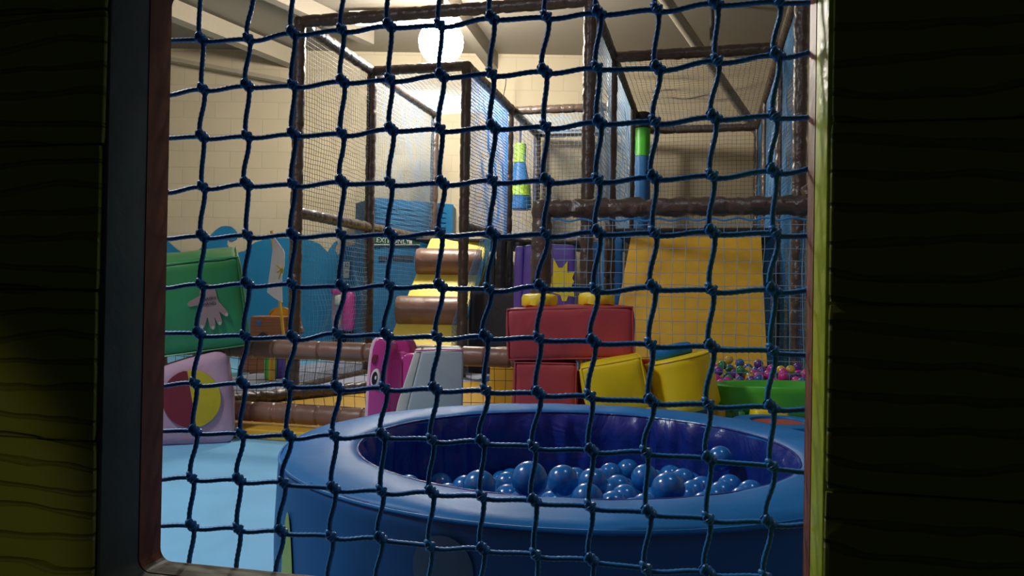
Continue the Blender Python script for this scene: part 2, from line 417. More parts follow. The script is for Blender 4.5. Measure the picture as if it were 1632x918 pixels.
# ---- window net: measured knots laid on the net's own plane
KN = [[(321,62),(397,62),(467,52),(546,48),(620.5,40.5),(702,40),(784,28),(872,27),(954,20),(1048,15),(1140,4),(1242,2)],[(324.5,142),(394,136),(468,136),(546,129),(623,127),(704,120),(785,118),(868,113),(953,108),(1048,108),(1144,97),(1238,87)],[(322,217),(395,217),(468,213),(546,213),(623.5,205.5),(703,206),(786,202),(871,202),(955,194),(1045,194),(1138,186),(1236,185)],[(324.6,298),(393,293),(468,294),(545,289),(623,292),(705,291),(786,288),(871,287),(954,287),(1042,282),(1136,280),(1233,272)],[(323,376),(396,375),(467,374),(545,374),(622.5,373),(703,372),(785,372),(871,373),(953,369),(1044.6,371.6),(1135,369),(1237,371.6)],[(322,453.5),(394,452),(467,453.5),(545,456),(621.5,455),(702,455),(781,461),(862,456),(950.5,462),(1041,457),(1135,462),(1232,461)],[(317,531),(392,535.6),(467,537),(539,532),(616,533.5),(698,537),(774,535.6),(860,539),(945.6,543),(1038.5,549),(1134,551.6),(1233,559)],[(312,610.7),(387,610.7),(460.6,613),(538,617),(614.5,618.5),(693.6,619),(775.7,622.5),(858,626),(942,631),(1038,638.5),(1130,644.6),(1229,648)],[(311,686.7),(386,691.6),(460.6,694),(534,694),(610,693),(690,701),(768,703),(851.7,712),(942,717),(1031,721),(1129,729.8),(1232,743)],[(307,761.6),(381,764),(453,769),(531.7,777.6),(609.5,782.5),(688,783.7),(769,791),(851,797),(942,807),(1033.5,815.5),(1130,826.6),(1224.7,831.5)],[(306,837.6),(381,842.5),(448,846),(529,854.8),(606.2,857),(687,870.7),(769,874),(855,884),(942,891.5),(1031,906),(1127,911),None]]
KN[10][11] = (1221, 920)
PXM = .765/F
KP = [[toplane(*p) for p in r] for r in KN]
for r in KP:                                   # one more knot each side, hidden behind the frame
    r.insert(0, tuple(2*a-b for a, b in zip(r[0], r[1]))); r.append(tuple(2*a-b for a, b in zip(r[-1], r[-2])))
KP.insert(0, [tuple(2*a-b for a, b in zip(p, q)) for p, q in zip(KP[0], KP[1])])
KP.append([tuple(2*a-b for a, b in zip(p, q)) for p, q in zip(KP[-1], KP[-2])])
CRD = .0026
def bez(a, b, c, d, n=14):
    return [((1-t)**3)*a+3*t*(1-t)**2*b+3*t*t*(1-t)*c+t**3*d for t in (i/n for i in range(n+1))]
def twist(i, th, s): return 1+.10*math.cos(2*th-s*1150)
def dens(P, step=.0014):
    out = [P[0]]
    for a, b in zip(P, P[1:]):
        n = max(1, int((b-a).length/step)); out += [a.lerp(b, k/n) for k in range(1, n+1)]
    return out
bm = NB(); q = PXM; NR, NC = len(KP), len(KP[0])
for j in range(NR):
    for i in range(NC):
        s, t = KP[j][i]; big = (i+j) % 2 == 0
        nz_ = lambda a: noise.noise(Vector((i*1.7, j*2.3, a)))*q
        if i+1 < NC:
            s2, t2 = KP[j][i+1]; L = s2-s
            a = NP(s+5*q, t-(5 if big else 4)*q+nz_(1)); d = NP(s2-5*q, t2+(0 if big else -1)*q+nz_(2))
            tube(bm, dens(bez(a, a+NS*L*.35+Vector((0, 0, -1.5*q)), d-NS*L*.35+Vector((0, 0, 1.5*q)), d)), CRD, 8, twist)
        if j+1 < NR:
            s2, t2 = KP[j+1][i]; L = t-t2; Z = Vector((0, 0, 1))
            a = NP(s+(4 if big else 2.5)*q+nz_(3), t-6*q); d = NP(s2-(4.5 if big else 5)*q+nz_(4), t2+6*q)
            tube(bm, dens(bez(a, a-Z*L*.32+NS*(1.5+nz_(6)/q)*q, d+Z*L*.34-NS*(2.5+nz_(5)/q)*q, d)), CRD, 8, twist)
        # the knot: the two cords wrapped round one another
        ax = (NS*1+Vector((0, 0, -.85))).normalized(); pr = (NS*.85+Vector((0, 0, 1))).normalized(); nn = NN
        c = NP(s, t); turns = 2.2 if big else 1.5; half = (11.5 if big else 8.5)*q; rad = (5.2 if big else 4.2)*q; P = []
        for k in range(34):
            f = k/33; a_ = f*turns*2*math.pi+(0 if big else 1.2)
            P.append(c+ax*(f-.5)*half*1.5+pr*math.cos(a_)*rad+nn*math.sin(a_)*rad)
        tube(bm, P, CRD*1.08, 8, twist)
        tube(bm, bez(c-ax*half*1.1, c-ax*half*.3+nn*2*q, c+ax*half*.3-nn*2*q, c+ax*half*1.1, 10), CRD*1.15, 8)
        if not big:
            tube(bm, bez(c-pr*6*q-ax*3*q, c-pr*5*q+nn*9*q, c+pr*3*q+nn*9*q, c+pr*6*q+ax*1*q, 12), CRD*.95, 8, twist)
            tube(bm, bez(NP(s-8*q, t+8*q), NP(s-6*q, t+9*q, 5*q), NP(s-3*q, t+5*q, 6*q), NP(s, t, 2*q), 8), CRD, 8, twist)
tag(obj('window_net', bm, 'cord'), 'knotted blue rope net stretched across the whole window opening', 'net')

# ================================================================ BALL POOL
PD = 2.03; PC = Vector(((919-816)/F*PD, PD, 0)); PZ = CAMZ-.188*PD; RI, RO = .2715*PD, .3635*PD
pool = thing('ball_pool', 'round blue padded ball pool filled with blue balls, in front of the window', 'ball pool', loc=PC)
prof = [(RO-.01, 0), (RO+.002, .03)]
for k in range(1, 12): prof.append((RO+.006*math.sin(k/12*math.pi), PZ*k/12))
prof += [(RO, PZ-.018), (RO-.012, PZ-.004)]
def sidefn(th, k, r, z): return r+.004*noise.noise(Vector((math.cos(th)*3, math.sin(th)*3, z*6))), z
bm = NB()
rr = [(r, z) for r, z in prof]; inner = [(RO-.02, PZ-.012), (RO-.06, PZ-.03), (RO-.06, 0)]
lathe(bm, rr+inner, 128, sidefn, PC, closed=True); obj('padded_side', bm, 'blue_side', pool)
bm = NB(); W_ = RO-RI
tp = [(RO-.004, PZ-.02), (RO-.004, PZ-.008), (RO-.014, PZ)]
for k in range(1, 8): tp.append((RO-.014-(W_-.02)*k/8, PZ+.010*math.sin(math.pi*k/8)))
tp += [(RI+.006, PZ-.002), (RI, PZ-.012), (RI+.012, PZ-.03)]
lathe(bm, tp, 128, lambda th, k, r, z: (r+.003*noise.noise(Vector((math.cos(th)*9, math.sin(th)*9, 3)))*(k > 7), z+.004*noise.noise(Vector((math.cos(th)*5*r*2, math.sin(th)*5*r*2, r*8)))), PC, closed=True)
obj('padded_rim', bm, 'blue_vinyl', pool)
bm = NB()
tube(bm, [PC+Vector((math.cos(a)*(RO-.002), math.sin(a)*(RO-.002), PZ-.008)) for a in (2*math.pi*k/128 for k in range(129))], .0032, 6, cap=False)
obj('piping', bm, 'blue_vinyl', pool)
bm = NB()
tube(bm, [PC+Vector((math.cos(a)*(RI+.002), math.sin(a)*(RI+.002), PZ-.004)) for a in (2*math.pi*k/128 for k in range(129))], .003, 6, cap=False)
obj('piping', bm, 'indigo', pool)
def linfn(th, k, r, z):
    g = (noise.noise(Vector((math.cos(th)*11, math.sin(th)*11, z*3)))+.6*noise.noise(Vector((math.cos(th)*24, math.sin(th)*24, z*5+4))))
    amp = .017*min(1, k/2)
    g += .55*math.sin(th*31+3*noise.noise(Vector((math.cos(th)*4, math.sin(th)*4, 1))))*math.exp(-k/4)
    return r-.012*min(1, k/3)+amp*g, z
lin = [(RI+.002, PZ-.006)]+[(RI-.002-.003*math.sin(k), PZ-.006-(PZ-.12)*k/14) for k in range(1, 15)]
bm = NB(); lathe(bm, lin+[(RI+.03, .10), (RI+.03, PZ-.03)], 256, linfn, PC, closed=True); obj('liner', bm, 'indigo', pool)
BF = .12
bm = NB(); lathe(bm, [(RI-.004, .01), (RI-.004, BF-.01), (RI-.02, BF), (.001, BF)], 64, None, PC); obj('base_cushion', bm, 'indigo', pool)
# printed motifs on the side
def sidepatch(pts, name, mat, off=.0095):
    bm = NB(); vs = []
    for (a, z) in pts: vs.append(PC+Vector((math.sin(a), -math.cos(a), 0))*(RO+off)+Vector((0, 0, z)))
    c = sum(vs, Vector())/len(vs); ca = sum(a for a, z in pts)/len(pts); cz = sum(z for a, z in pts)/len(pts)
    rings = []
    for f in (0, .25, .5, .75, 1):
        rings.append([bm.verts.new(PC+Vector((math.sin(ca+(a-ca)*f), -math.cos(ca+(a-ca)*f), 0))*(RO+off)+Vector((0, 0, cz+(z-cz)*f))) for a, z in pts] if f else None)
    cv = bm.verts.new(PC+Vector((math.sin(ca), -math.cos(ca), 0))*(RO+off)+Vector((0, 0, cz))); N = len(pts)
    for i in range(N): bm.faces.new((cv, rings[1][i], rings[1][(i+1) % N]))
    for A, B in zip(rings[1:], rings[2:]):
        for i in range(N): bm.faces.new((A[i], B[i], B[(i+1) % N], A[(i+1) % N]))
    obj(name, bm, mat, pool)
sidepatch([(-1.0+.050*math.cos(t)*(1-.35*math.sin(t)), .215+.125*math.sin(t)) for t in (2*math.pi*k/24 for k in range(24))], 'green_print', 'lime_print' if 'lime_print' in M else 'reveal')
sidepatch([(-.385+.078*math.cos(t), .328+.058*math.sin(t)) for t in (2*math.pi*k/32 for k in range(32))], 'round_print', 'agedyellow')

# blue balls
BR = .0365
bm = NB(); bmesh.ops.create_uvsphere(bm, u_segments=28, v_segments=18, radius=BR)
bmesh.ops.transform(bm, matrix=Matrix.Rotation(.5, 4, 'X'), verts=bm.verts)
me = bpy.data.meshes.new('plastic_ball'); bm.to_mesh(me); bm.free(); me.materials.append(M['ballblue']); me.shade_smooth()
balls = []
vis = [(844, 764, 29), (1065, 780, 27), (764, 776, 27), (897, 766, 25), (945, 770, 24), (936, 796, 26), (886, 783, 21), (1028, 762, 22),
       (994, 781, 20), (1001, 750, 18.5), (973, 757, 19.5), (1014, 797, 20), (1069, 760, 18.5), (1101, 772, 18.5), (1118, 782, 18), (1161, 783, 19),
       (1148, 731, 19), (800, 769, 18), (814, 765, 17.8), (702, 773, 19), (870, 792, 20)]
def inside(p, m=.0): return (Vector((p.x, p.y))-Vector((PC.x, PC.y))).length < RI-.022-BR-m
for (x, y, r) in vis:
    d = BR*F/r; d = min(d, 2.45)
    for it in range(200):
        p = W(x, y, d)
        if inside(p) and all((p-b).length > 2*BR*.985 for b in balls): break
        d += (.01 if it % 2 == 0 else -.01)*(it//2+1) if False else (random.uniform(-.012, .012) if inside(p) else (-.01 if d > PC.y else .01))
    if inside(p, -.01): balls.append(p)
nvis = len(balls)
def rimy(x): return 722+(x-919)*.0165+61*math.sqrt(max(0, 1-((x-919)/351)**2))
def unseen(p):
    d = p-CAM; k = d.dot(FW); x = 816+F*d.dot(RT)/k; y = 459-F*d.dot(UP)/k; r = BR*F/k
    return y-r > rimy(x)-3 or (735 < x < 1165 and y > 764+max(0, abs(x-985)-120)*.10)
for lz, lim in ((BF+BR, 9), (BF+BR*2.7, 9), (BF+BR*4.4, 9), (BF+BR*6.1, 1.85)):
    sp = BR*2.08; j = 0; y = PC.y-RI
    while y < PC.y+RI:
        x = PC.x-RI+(j % 2)*sp/2
        while x < PC.x+RI:
            p = Vector((x+random.uniform(-.002, .002), y, lz+random.uniform(-.004, .004)))
            if inside(p) and y < lim and unseen(p) and all((p-b).length > 2*BR*.97 for b in balls): balls.append(p)
            x += sp
        y += sp*.866; j += 1
def ball_label(p):
    dx = p.x-PC.x; dy = p.y-PC.y; e = RI-.08
    w = 'left' if dx < -.18 else 'right' if dx > .18 else 'middle'
    h = 'nearest the window' if dy < -.18 else 'at the far side' if dy > .18 else 'halfway across'
    return 'blue ball in the round pool, %s, %s' % (h, w)
special = {0: 'largest blue ball of the pool heap, standing out left of centre', 1: 'big blue ball close to the front rim, right of the heap centre',
           2: 'blue ball half sunk behind the front rim at the left of the heap', 16: 'blue ball lying alone high up against the liner at the right',
           15: 'rightmost low blue ball peeping over the front rim', 19: 'leftmost blue ball, only its cap showing over the front rim'}
for i, p in enumerate(balls):
    o = bpy.data.objects.new('plastic_ball', me); COL.objects.link(o); o.location = p
    tag(o, special.get(i, ball_label(p)), 'ball', 'blue balls in the round pool')
print('blue balls', nvis, len(balls))

# ================================================================ CLIMBING FRAME
ZT, ZD = 2.885, 1.415; PR = .047
ROWS = (0, 1.34, 3.1, 4.4); CA, CE, CDD, CRR = 0, .93, 2.26, 3.66
frame1 = thing('climbing_frame', 'tall brown padded climbing frame with netted deck and tunnels, behind the ball pool', 'climbing frame', loc=G(0, 0))
def post(u, v, z0=0, z1=ZT, r=PR, p=frame1): bm = NB(); padded(bm, G(u, v, z0), G(u, v, z1+.03), r); return obj('post', bm, 'brown', p)
def rail(a, b, r=PR, p=frame1, mat='brown'): bm = NB(); padded(bm, G(*a), G(*b), r); return obj('rail', bm, mat, p)
def npan(p0, p1, z0, z1, mat='bluenet', pitch=.043, r=.0016, p=frame1, sag=.03):
    a = G(p0[0], p0[1], z0); b = G(p1[0], p1[1], z0); bm = NB(); net(bm, a, b-a, Vector((0, 0, z1-z0)), pitch, r, sag=sag)
    return obj('net_panel', bm, mat, p, False)
for v in (0, 1.34, 3.1): post(CA, v)
for v in (1.34, 2.95, 4.4): post(CE, v)
for v in ROWS: post(CDD, v)
for v in ROWS: post(CRR, v)
rail((CA, 0, ZT), (CDD, 0, ZT)); rail((CA, 0, ZT), (CA, 1.34, ZT)); rail((CA, 1.34, ZT), (CA, 3.1, ZT))
rail((CA, 1.34, ZT), (CE, 1.34, ZT)); rail((CE, 1.34, ZT), (CE, 4.4, ZT)); rail((CE, 3.1, ZT), (CDD, 3.1, ZT)); rail((CE, 4.4, ZT), (CDD, 4.4, ZT))
rail((CA, 0, ZD), (CA, 3.1, ZD)); rail((CE, 1.34, ZD), (CE, 3.1, ZD)); rail((CE, 3.1, ZD), (CDD, 3.1, ZD), .04)
rail((CDD, 0, ZT), (CDD, 4.4, ZT)); rail((CDD, 1.34, ZT), (CRR, 1.34, ZT)); rail((CDD, 4.4, ZT), (CRR, 4.4, ZT)); rail((CRR, 0, ZT), (CRR, 4.4, ZT))
rail((CA, 0, .05), (CA, 3.1, .05), .04)
# nets: walls of the tunnels, the lower ones and the net roofs
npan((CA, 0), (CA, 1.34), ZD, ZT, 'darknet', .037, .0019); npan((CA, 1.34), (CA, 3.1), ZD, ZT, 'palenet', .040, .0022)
npan((CA, 0), (CA, 1.34), .06, ZD, 'palenet', .042, .0016, sag=.08); npan((CA, 1.34), (CA, 3.1), .06, ZD, 'palenet', .042)
npan((CE, 1.34), (CE, 2.95), ZD, ZT, 'litnet', .033, .0030); npan((CE, 2.95), (CE, 4.4), ZD, ZT, 'litnet', .060, .0018)
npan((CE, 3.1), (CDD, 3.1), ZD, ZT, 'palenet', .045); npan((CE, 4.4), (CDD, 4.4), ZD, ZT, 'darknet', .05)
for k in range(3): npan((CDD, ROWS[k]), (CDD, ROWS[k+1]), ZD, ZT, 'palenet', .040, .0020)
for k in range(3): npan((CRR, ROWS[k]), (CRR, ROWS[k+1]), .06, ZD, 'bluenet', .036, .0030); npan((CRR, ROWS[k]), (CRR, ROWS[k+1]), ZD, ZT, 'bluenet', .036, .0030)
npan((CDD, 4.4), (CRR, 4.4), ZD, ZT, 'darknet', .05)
def roofnet(u0, v0, u1, v1, mat='palenet', pitch=.045):
    a = G(u0, v0, ZT); bm = NB(); net(bm, a, G(u1, v0, ZT)-a, G(u0, v1, ZT)-a, pitch, .0017, sag=-.05); obj('net_panel', bm, mat, frame1, False)
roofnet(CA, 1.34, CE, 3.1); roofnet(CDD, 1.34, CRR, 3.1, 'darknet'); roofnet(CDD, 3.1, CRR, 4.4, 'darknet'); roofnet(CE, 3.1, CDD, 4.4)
# upper deck boards
for (u0, v0, u1, v1) in ((CA, 2.45, CE, 4.4), (CE, 3.1, CDD, 4.4), (CDD, 1.34, CRR, 4.4)):
    bm = NB(); prism(bm, [G(u0, v0, ZD-.05), G(u1, v0, ZD-.05), G(u1, v1, ZD-.05), G(u0, v1, ZD-.05)], (0, 0, .03)); bevelled(bm, .012)
    obj('deck', bm, 'darkpad', frame1)

# ---- ramp of yellow foam with brown log rolls
ramp = thing('log_climb_ramp', 'yellow foam ramp with fat brown rolls across it, climbing to the netted deck', 'climbing ramp', loc=W(700, 560, 7.2).to_2d().to_3d())
rt_l, rt_r = W(686, 372, 8.3), W(781, 374, 8.3); rd = (Vector((rt_l.x, rt_l.y, 0))-Vector((W(618, 535, 7.25).x, 7.25, 0))).normalized()
zt = 1.40
def RP(s, h): # s 0 left..1 right, h height on the slope
    b = rt_l.lerp(rt_r, s); return Vector((b.x, b.y, 0)) - rd*(zt-h)*1.02 + Vector((0, 0, h))
bm = NB()
v = [bm.verts.new(RP(s, h)) for s, h in ((0, zt), (1, zt), (1, .10), (0, .10))]+[bm.verts.new(RP(s, h)+Vector((0, 0, -.22)) if h > .3 else RP(s, h)+Vector((0, 0, -.06))) for s, h in ((0, zt), (1, zt), (1, .10), (0, .10))]
for f in ((0, 1, 2, 3), (7, 6, 5, 4), (0, 4, 5, 1), (1, 5, 6, 2), (2, 6, 7, 3), (3, 7, 4, 0)): bm.faces.new([v[k] for k in f])
obj('slope', bevelled(bm, .02), 'rampy', ramp)
for h in (1.10, .61, .14):
    c0, c1 = RP(-.02, h), RP(1.02, h); n_ = Vector((0, 0, 1))
    bm = NB(); off = Vector((-rd.x*.6, -rd.y*.6, .35)).normalized()*.05
    tube(bm, lerp(c0+off, c1+off, 24), .142, 28, lambda i, th, s: 1+.012*noise.noise(Vector((s*6, math.cos(th)*2, h*9))) if 0 < i < 24 else .93)
    obj('log_roll', bm, 'brownlog', ramp)
bm = NB(); net(bm, RP(1.06, .1), RP(1.06, zt)-RP(1.06, .1), Vector((0, 0, .42)), .036, .002); obj('side_net', bm, 'bluenet', ramp, False)

# ---- squeeze rollers and dark pad under the deck
for i, (px, w) in enumerate(((797, 15), (812, 10), (825, 10), (786, 6))):
    c = W(px, 470, 7.7+.12*i); bm = NB(); padded(bm, (c.x, c.y, 0), (c.x, c.y, 1.34), w/2*c.y/F)
    tag(obj('padded_roller', bm, 'darkpad'), ['thickest dark padded upright left of the purple sun board', 'dark padded upright, second left of the purple sun board', 'slim dark padded upright touching the purple sun board', 'thin dark padded upright beside the end of the log ramp'][i], 'roller', 'dark padded uprights under the deck')
bm = NB(); a = W(752, 500, 7.5); m = Matrix.Translation((a.x+.23, 7.45, .43)) @ Matrix.Rotation(-.24, 4, 'Z')
rbox(bm, .50, .10, .86, .02, .01, .003, 8, m); tag(obj('dark_foam_pad', bm, 'darkpad'), 'low dark foam pad standing between the log ramp and the red bricks', 'foam pad')
# ---- purple board with a yellow sun
pb = thing('sun_board', 'purple padded board with a jagged yellow sun, behind the red foam brick', 'padded board', loc=Vector((W(872, 470, 5.7).x, 5.7, 0)))
bl, br_ = W(836, 470, 5.7), W(917, 470, 5.62); mid = (bl+br_)/2; ang = math.atan2(br_.y-bl.y, br_.x-bl.x)
m = Matrix.Translation((mid.x, mid.y+.05, .585)) @ Matrix.Rotation(ang, 4, 'Z')
bm = NB(); rbox(bm, (br_-bl).length, .10, 1.17, .02, .012, .003, 10, m); obj('board', bm, 'purple', pb)
bm = NB(); rbox(bm, .07, .10, 1.16, .02, .006, .003, 8, Matrix.Translation((bl.x-.035, bl.y+.08, .58)) @ Matrix.Rotation(ang, 4, 'Z')); obj('end_pad', bm, 'purple', pb)
sun = [(881, 408.8), (890, 426.5), (896, 427), (904.6, 416), (904, 434.5), (916, 433), (912, 443), (915, 449), (911, 455), (915, 464), (915, 473.5), (906, 470.6), (903, 480), (896, 480), (893, 470), (882, 467), (870, 453), (880, 448), (867, 436), (881, 441)]
bm = NB(); nrm = Vector((math.sin(ang), -math.cos(ang), 0))
def planehit(px, py, P, n):
    d = FW*F + RT*(px-816) + UP*(459-py); return CAM+d*((Vector(P)-CAM).dot(n)/d.dot(n))
prism(bm, [planehit(x, y, mid+nrm*.016, nrm) for x, y in sun], nrm*-.006); obj('sun_motif', bm, 'sun', pb, False)
# blue padded boards further right
for i, (px0, px1, top, Y) in enumerate(((936, 957, 385, 6.6), (960, 992, 372, 8.25))):
    a, b = W(px0, top, Y), W(px1, top, Y); bm = NB()
    rbox(bm, b.x-a.x, .08, a.z, .015, .006, .003, 8, Matrix.Translation(((a.x+b.x)/2, Y, a.z/2)))
    tag(obj('blue_foam_board', bm, 'panelblue'), ['narrow blue foam board between the purple sun board and the yellow slide', 'wider blue foam board further back left of the yellow slide'][i], 'foam board')

# ---- yellow slide
TL, TR, BL, BRr = W(1006, 375, 6.72), W(1213, 374, 6.45), W(966, 592, 5.15), W(1223, 592, 4.93)
bm = NB(); nrm = (TR-TL).cross(TL-BL).normalized(); nrm = nrm if nrm.y < 0 else -nrm
N = 12; g = []
for i in range(N+1):
    g.append([bm.verts.new(TL.lerp(BL, i/N*1.12).lerp(TR.lerp(BRr, i/N*1.12), j/N)+nrm*.004*noise.noise(Vector((i*.5, j*.5, 2)))) for j in range(N+1)])
for i in range(N):
    for j in range(N): bm.faces.new((g[i][j], g[i+1][j], g[i+1][j+1], g[i][j+1]))
r_ = bmesh.ops.extrude_face_region(bm, geom=bm.faces[:]); bmesh.ops.translate(bm, vec=-nrm*.09, verts=[e for e in r_['geom'] if isinstance(e, bmesh.types.BMVert)])
tag(obj('yellow_slide', bm, 'yellow'), 'wide steep yellow slide dropping into the ball pit of coloured balls', 'slide')

# ---- near fence round the coloured ball pit
f2 = thing('netted_fence', 'brown padded fence frame with pale blue net in front of the yellow slide', 'fence', loc=G(CDD, -1.53))
z2 = 1.245
bm = NB(); padded(bm, G(CDD, -1.53, 0), G(CDD, -1.53, z2+.03), .053, .17, .12); obj('post', bm, 'brown', f2)
bm = NB(); padded(bm, G(CRR+.1, -1.53, 0), G(CRR+.1, -1.53, 1.9), .05); obj('post', bm, 'brown', f2)
bm = NB(); padded(bm, G(CDD-.03, -1.53, z2), G(CRR+.1, -1.53, z2), .046, .19, .22, .012); obj('rail', bm, 'brown', f2)
bm = NB(); padded(bm, G(CRR+.1, -1.53, z2+.02), G(CRR+.1, -.05, z2+.02), .05, .12, .3, .012); obj('rail', bm, 'brown', f2)
bm = NB(); padded(bm, G(CRR-.14, -1.53, z2+.05), G(CRR+.12, -1.50, z2+.20), .045, .1, .35, .01); obj('rail', bm, 'brown', f2)
bm = NB(); net(bm, G(CDD, -1.53, .1), UD*(CRR-CDD+.1), Vector((0, 0, z2-.13)), .060, .0017, .18, .05); obj('net_panel', bm, 'palenet', f2, False)
bm = NB(); a = G(CRR+.1, -1.53, .06); net(bm, a, G(CRR, 0, .06)-a, Vector((0, 0, z2-.06)), .045, .002, .2, .04); obj('net_panel', bm, 'bluenet', f2, False)
bm = NB()   # selvedge cord lashed under the rail
tube(bm, [G(CDD+.05+(CRR-CDD)*t, -1.53, z2-.062+.006*math.sin(t*70))+VD*-.01 for t in (k/80 for k in range(81))], .005, 6); obj('edge_rope', bm, 'cord', f2)
# ---- log fence at the left
f3 = thing('log_fence', 'low fence of two brown segmented logs with net between, left behind the ball pool', 'fence', loc=G(0, -1.53))
def logrow(z, r, u0, u1):
    bm = NB(); _n = int((u1-u0)/.005)
    tube(bm, lerp(G(u0, -1.53, z), G(u1, -1.53, z), _n), r, 20, lambda i, th, s: 1-.20*math.exp(-(((s % .135)-.0675)/.0055)**2)+.02*noise.noise(Vector((s*9, th, z))))
    return obj('log', bm, 'brownlog', f3)
logrow(.478, .052, .02, CDD-.08); logrow(.125, .056, .02, 1.42)
bm = NB(); padded(bm, G(0, -1.53, 0), G(0, -1.53, .55), .05); obj('post', bm, 'brown', f3)
bm = NB(); net(bm, G(0, -1.53, .12), UD*(CDD-.06), Vector((0, 0, .36)), .060, .0017, .2, .03); obj('net_panel', bm, 'darknet', f3, False)
# ---- play platform mats behind and under the log fence
mat_ = thing('floor_mat', 'big yellow floor mat under the log fence, edged toward the blue floor', 'mat', loc=G(.5, -1.4))
mp = [WZ(372, 668, .055), WZ(640, 668, .055), WZ(835, 668, .055), WZ(835, 596, .055), WZ(640, 590, .055), WZ(470, 626, .055), WZ(405, 650, .055), WZ(340, 660, .055)]
fr = [Vector((G(.0, -1.68).x, G(0, -1.68).y, .055)), Vector((G(2.2, -1.68).x, G(2.2, -1.68).y, .055)), G(2.2, 1.0, .055), G(1.15, 1.0, .055), G(.0, -1.25, .055)]
bm = NB(); prism(bm, [p for p in fr], (0, 0, -.055)); obj('mat', bevelled(bm, .01), 'yellow', mat_)
bm = NB(); prism(bm, [p+Vector((0, 0, -.001)) for p in (G(-.9, -1.45, .05), G(-.02, -1.27, .05), G(1.13, 1.02, .05), G(1.13, 2.4, .05), G(-.9, 2.4, .05))], (0, 0, -.048))
tag(obj('grey_floor_mat', bm, 'lilacmat'), 'flat grey-lilac floor mat behind the low log fence', 'mat')
bm = NB(); padded(bm, G(.10, -.98, .09), G(1.05, .84, .09), .045, .1, .2); tag(obj('padded_log', bm, 'brown'), 'brown crinkled padded log lying along the yellow mat edge', 'padded log')
bm = NB(); a = W(802, 640, 4.75); rbox(bm, .15, .12, .42, .02, .01, .003, 8, Matrix.Translation((a.x, a.y, .265)))
tag(obj('ochre_foam_post', bm, 'yellow'), 'short ochre foam block behind the fence net, left of the red bricks', 'foam block')
# ================================================================ FOAM SHAPES ROUND THE POOL
def seam(parent, pts, mat, r=.004):
    bm = NB(); P = []
    for a, b in zip(pts, pts[1:]): P += lerp(a, b, 6)[:-1]
    P.append(Vector(pts[-1])); tube(bm, P, r, 6); return obj('piping', bm, mat, parent)
# -- lilac cube cushion with a maroon and yellow disc, green cube leaning on top
Y1 = 4.18
def facebox(c, w, d, h, rz, rx=0, ry=0):
    return Matrix.Translation(c) @ Matrix.Rotation(rz, 4, 'Z') @ Matrix.Rotation(ry, 4, 'Y') @ Matrix.Rotation(rx, 4, 'X')
Y1 = 4.02; cw, ch = .56, .475; RZ = .34
tr = W(374, 640, Y1+.06); cx_ = tr.x-.28*math.cos(RZ); cy_ = tr.y-.28*math.sin(RZ)
m = Matrix.Translation((cx_-.11*math.sin(RZ), cy_+.11*math.cos(RZ), ch/2)) @ Matrix.Rotation(RZ, 4, 'Z')
lc = thing('lilac_cushion', 'lilac cube cushion with a maroon and yellow disc, on the floor under the green cube', 'cushion', loc=(cx_, cy_+.1, 0))
bm = NB(); rbox(bm, cw, .20, ch, .035, .018, .008, 12)
for v in bm.verts:                            # sags to the left
    f_ = max(0, (v.co.z+ch/2)/ch); v.co.z -= f_*.10*max(0, min(1, (.22-v.co.x)/.3))
    v.co.x -= .045*f_*(1 if v.co.x > 0 else .2)
bm.transform(m); obj('cover', bm, 'lilac', lc)
fp = m @ Vector((0, -.10-.020, 0)); fn = m.to_3x3() @ Vector((0, -1, 0))
def disc_half(side):
    pts = []; cx, cy, R_, Rv = 305, 636, 47, 46
    P0, P1 = (298.5, 592), (313, 680)
    for k in range(25):
        a = math.radians(-90+180*k/24); x = cx+R_*math.cos(a)*side; y = cy+Rv*math.sin(a)
        pts.append((x+(-4 if side > 0 else 4) if False else x, y))
    ins = [(P0[0]+(P1[0]-P0[0])*k/6, P0[1]+(P1[1]-P0[1])*k/6) for k in range(7)]
    poly = [p for p in pts if (p[0]-(P0[0]+(p[1]-P0[1])/(P1[1]-P0[1])*(P1[0]-P0[0])))*side > 0]
    top = poly[0][1] < poly[-1][1]
    poly += (ins[::-1] if top else ins)
    return [planehit(x, y, fp+fn*.004, fn) for x, y in poly]
for sd, mt, nm in ((-1, 'maroon', 'maroon_half_disc'), (1, 'mustard', 'yellow_half_disc')):
    bm = NB(); prism(bm, disc_half(sd), fn*-.012); obj(nm, bm, mt, lc, False)
gc_root = thing('green_cube', 'green vinyl cube tilted forward on the lilac cushion, with a printed hand', 'foam cube', loc=(-1.75, Y1+.25, .46))
tR = W(388, 480, Y1+.06); gx_ = tR.x-.285*math.cos(RZ); gy_ = tR.y-.285*math.sin(RZ)
mg = Matrix.Translation((gx_-.22*math.sin(RZ), gy_+.22*math.cos(RZ), .742)) @ Matrix.Rotation(RZ, 4, 'Z') @ Matrix.Rotation(math.radians(-8), 4, 'Y') @ Matrix.Rotation(math.radians(10), 4, 'X')
bm = NB(); rbox(bm, .57, .44, .48, .028, .016, .006, 12, mg); obj('cover', bm, 'green', gc_root)
cn = lambda x, y, z: mg @ Vector((x*.281, y*.217, z*.237))
seam(gc_root, [cn(-1, -1, 1), cn(1, -1, 1), cn(1, 1, 1)], 'green'); seam(gc_root, [cn(-1, -1, -1), cn(1, -1, -1), cn(1, -1, 1)], 'green')
gp = mg @ Vector((0, -.2375, 0)); gn = mg.to_3x3() @ Vector((0, -1, 0))
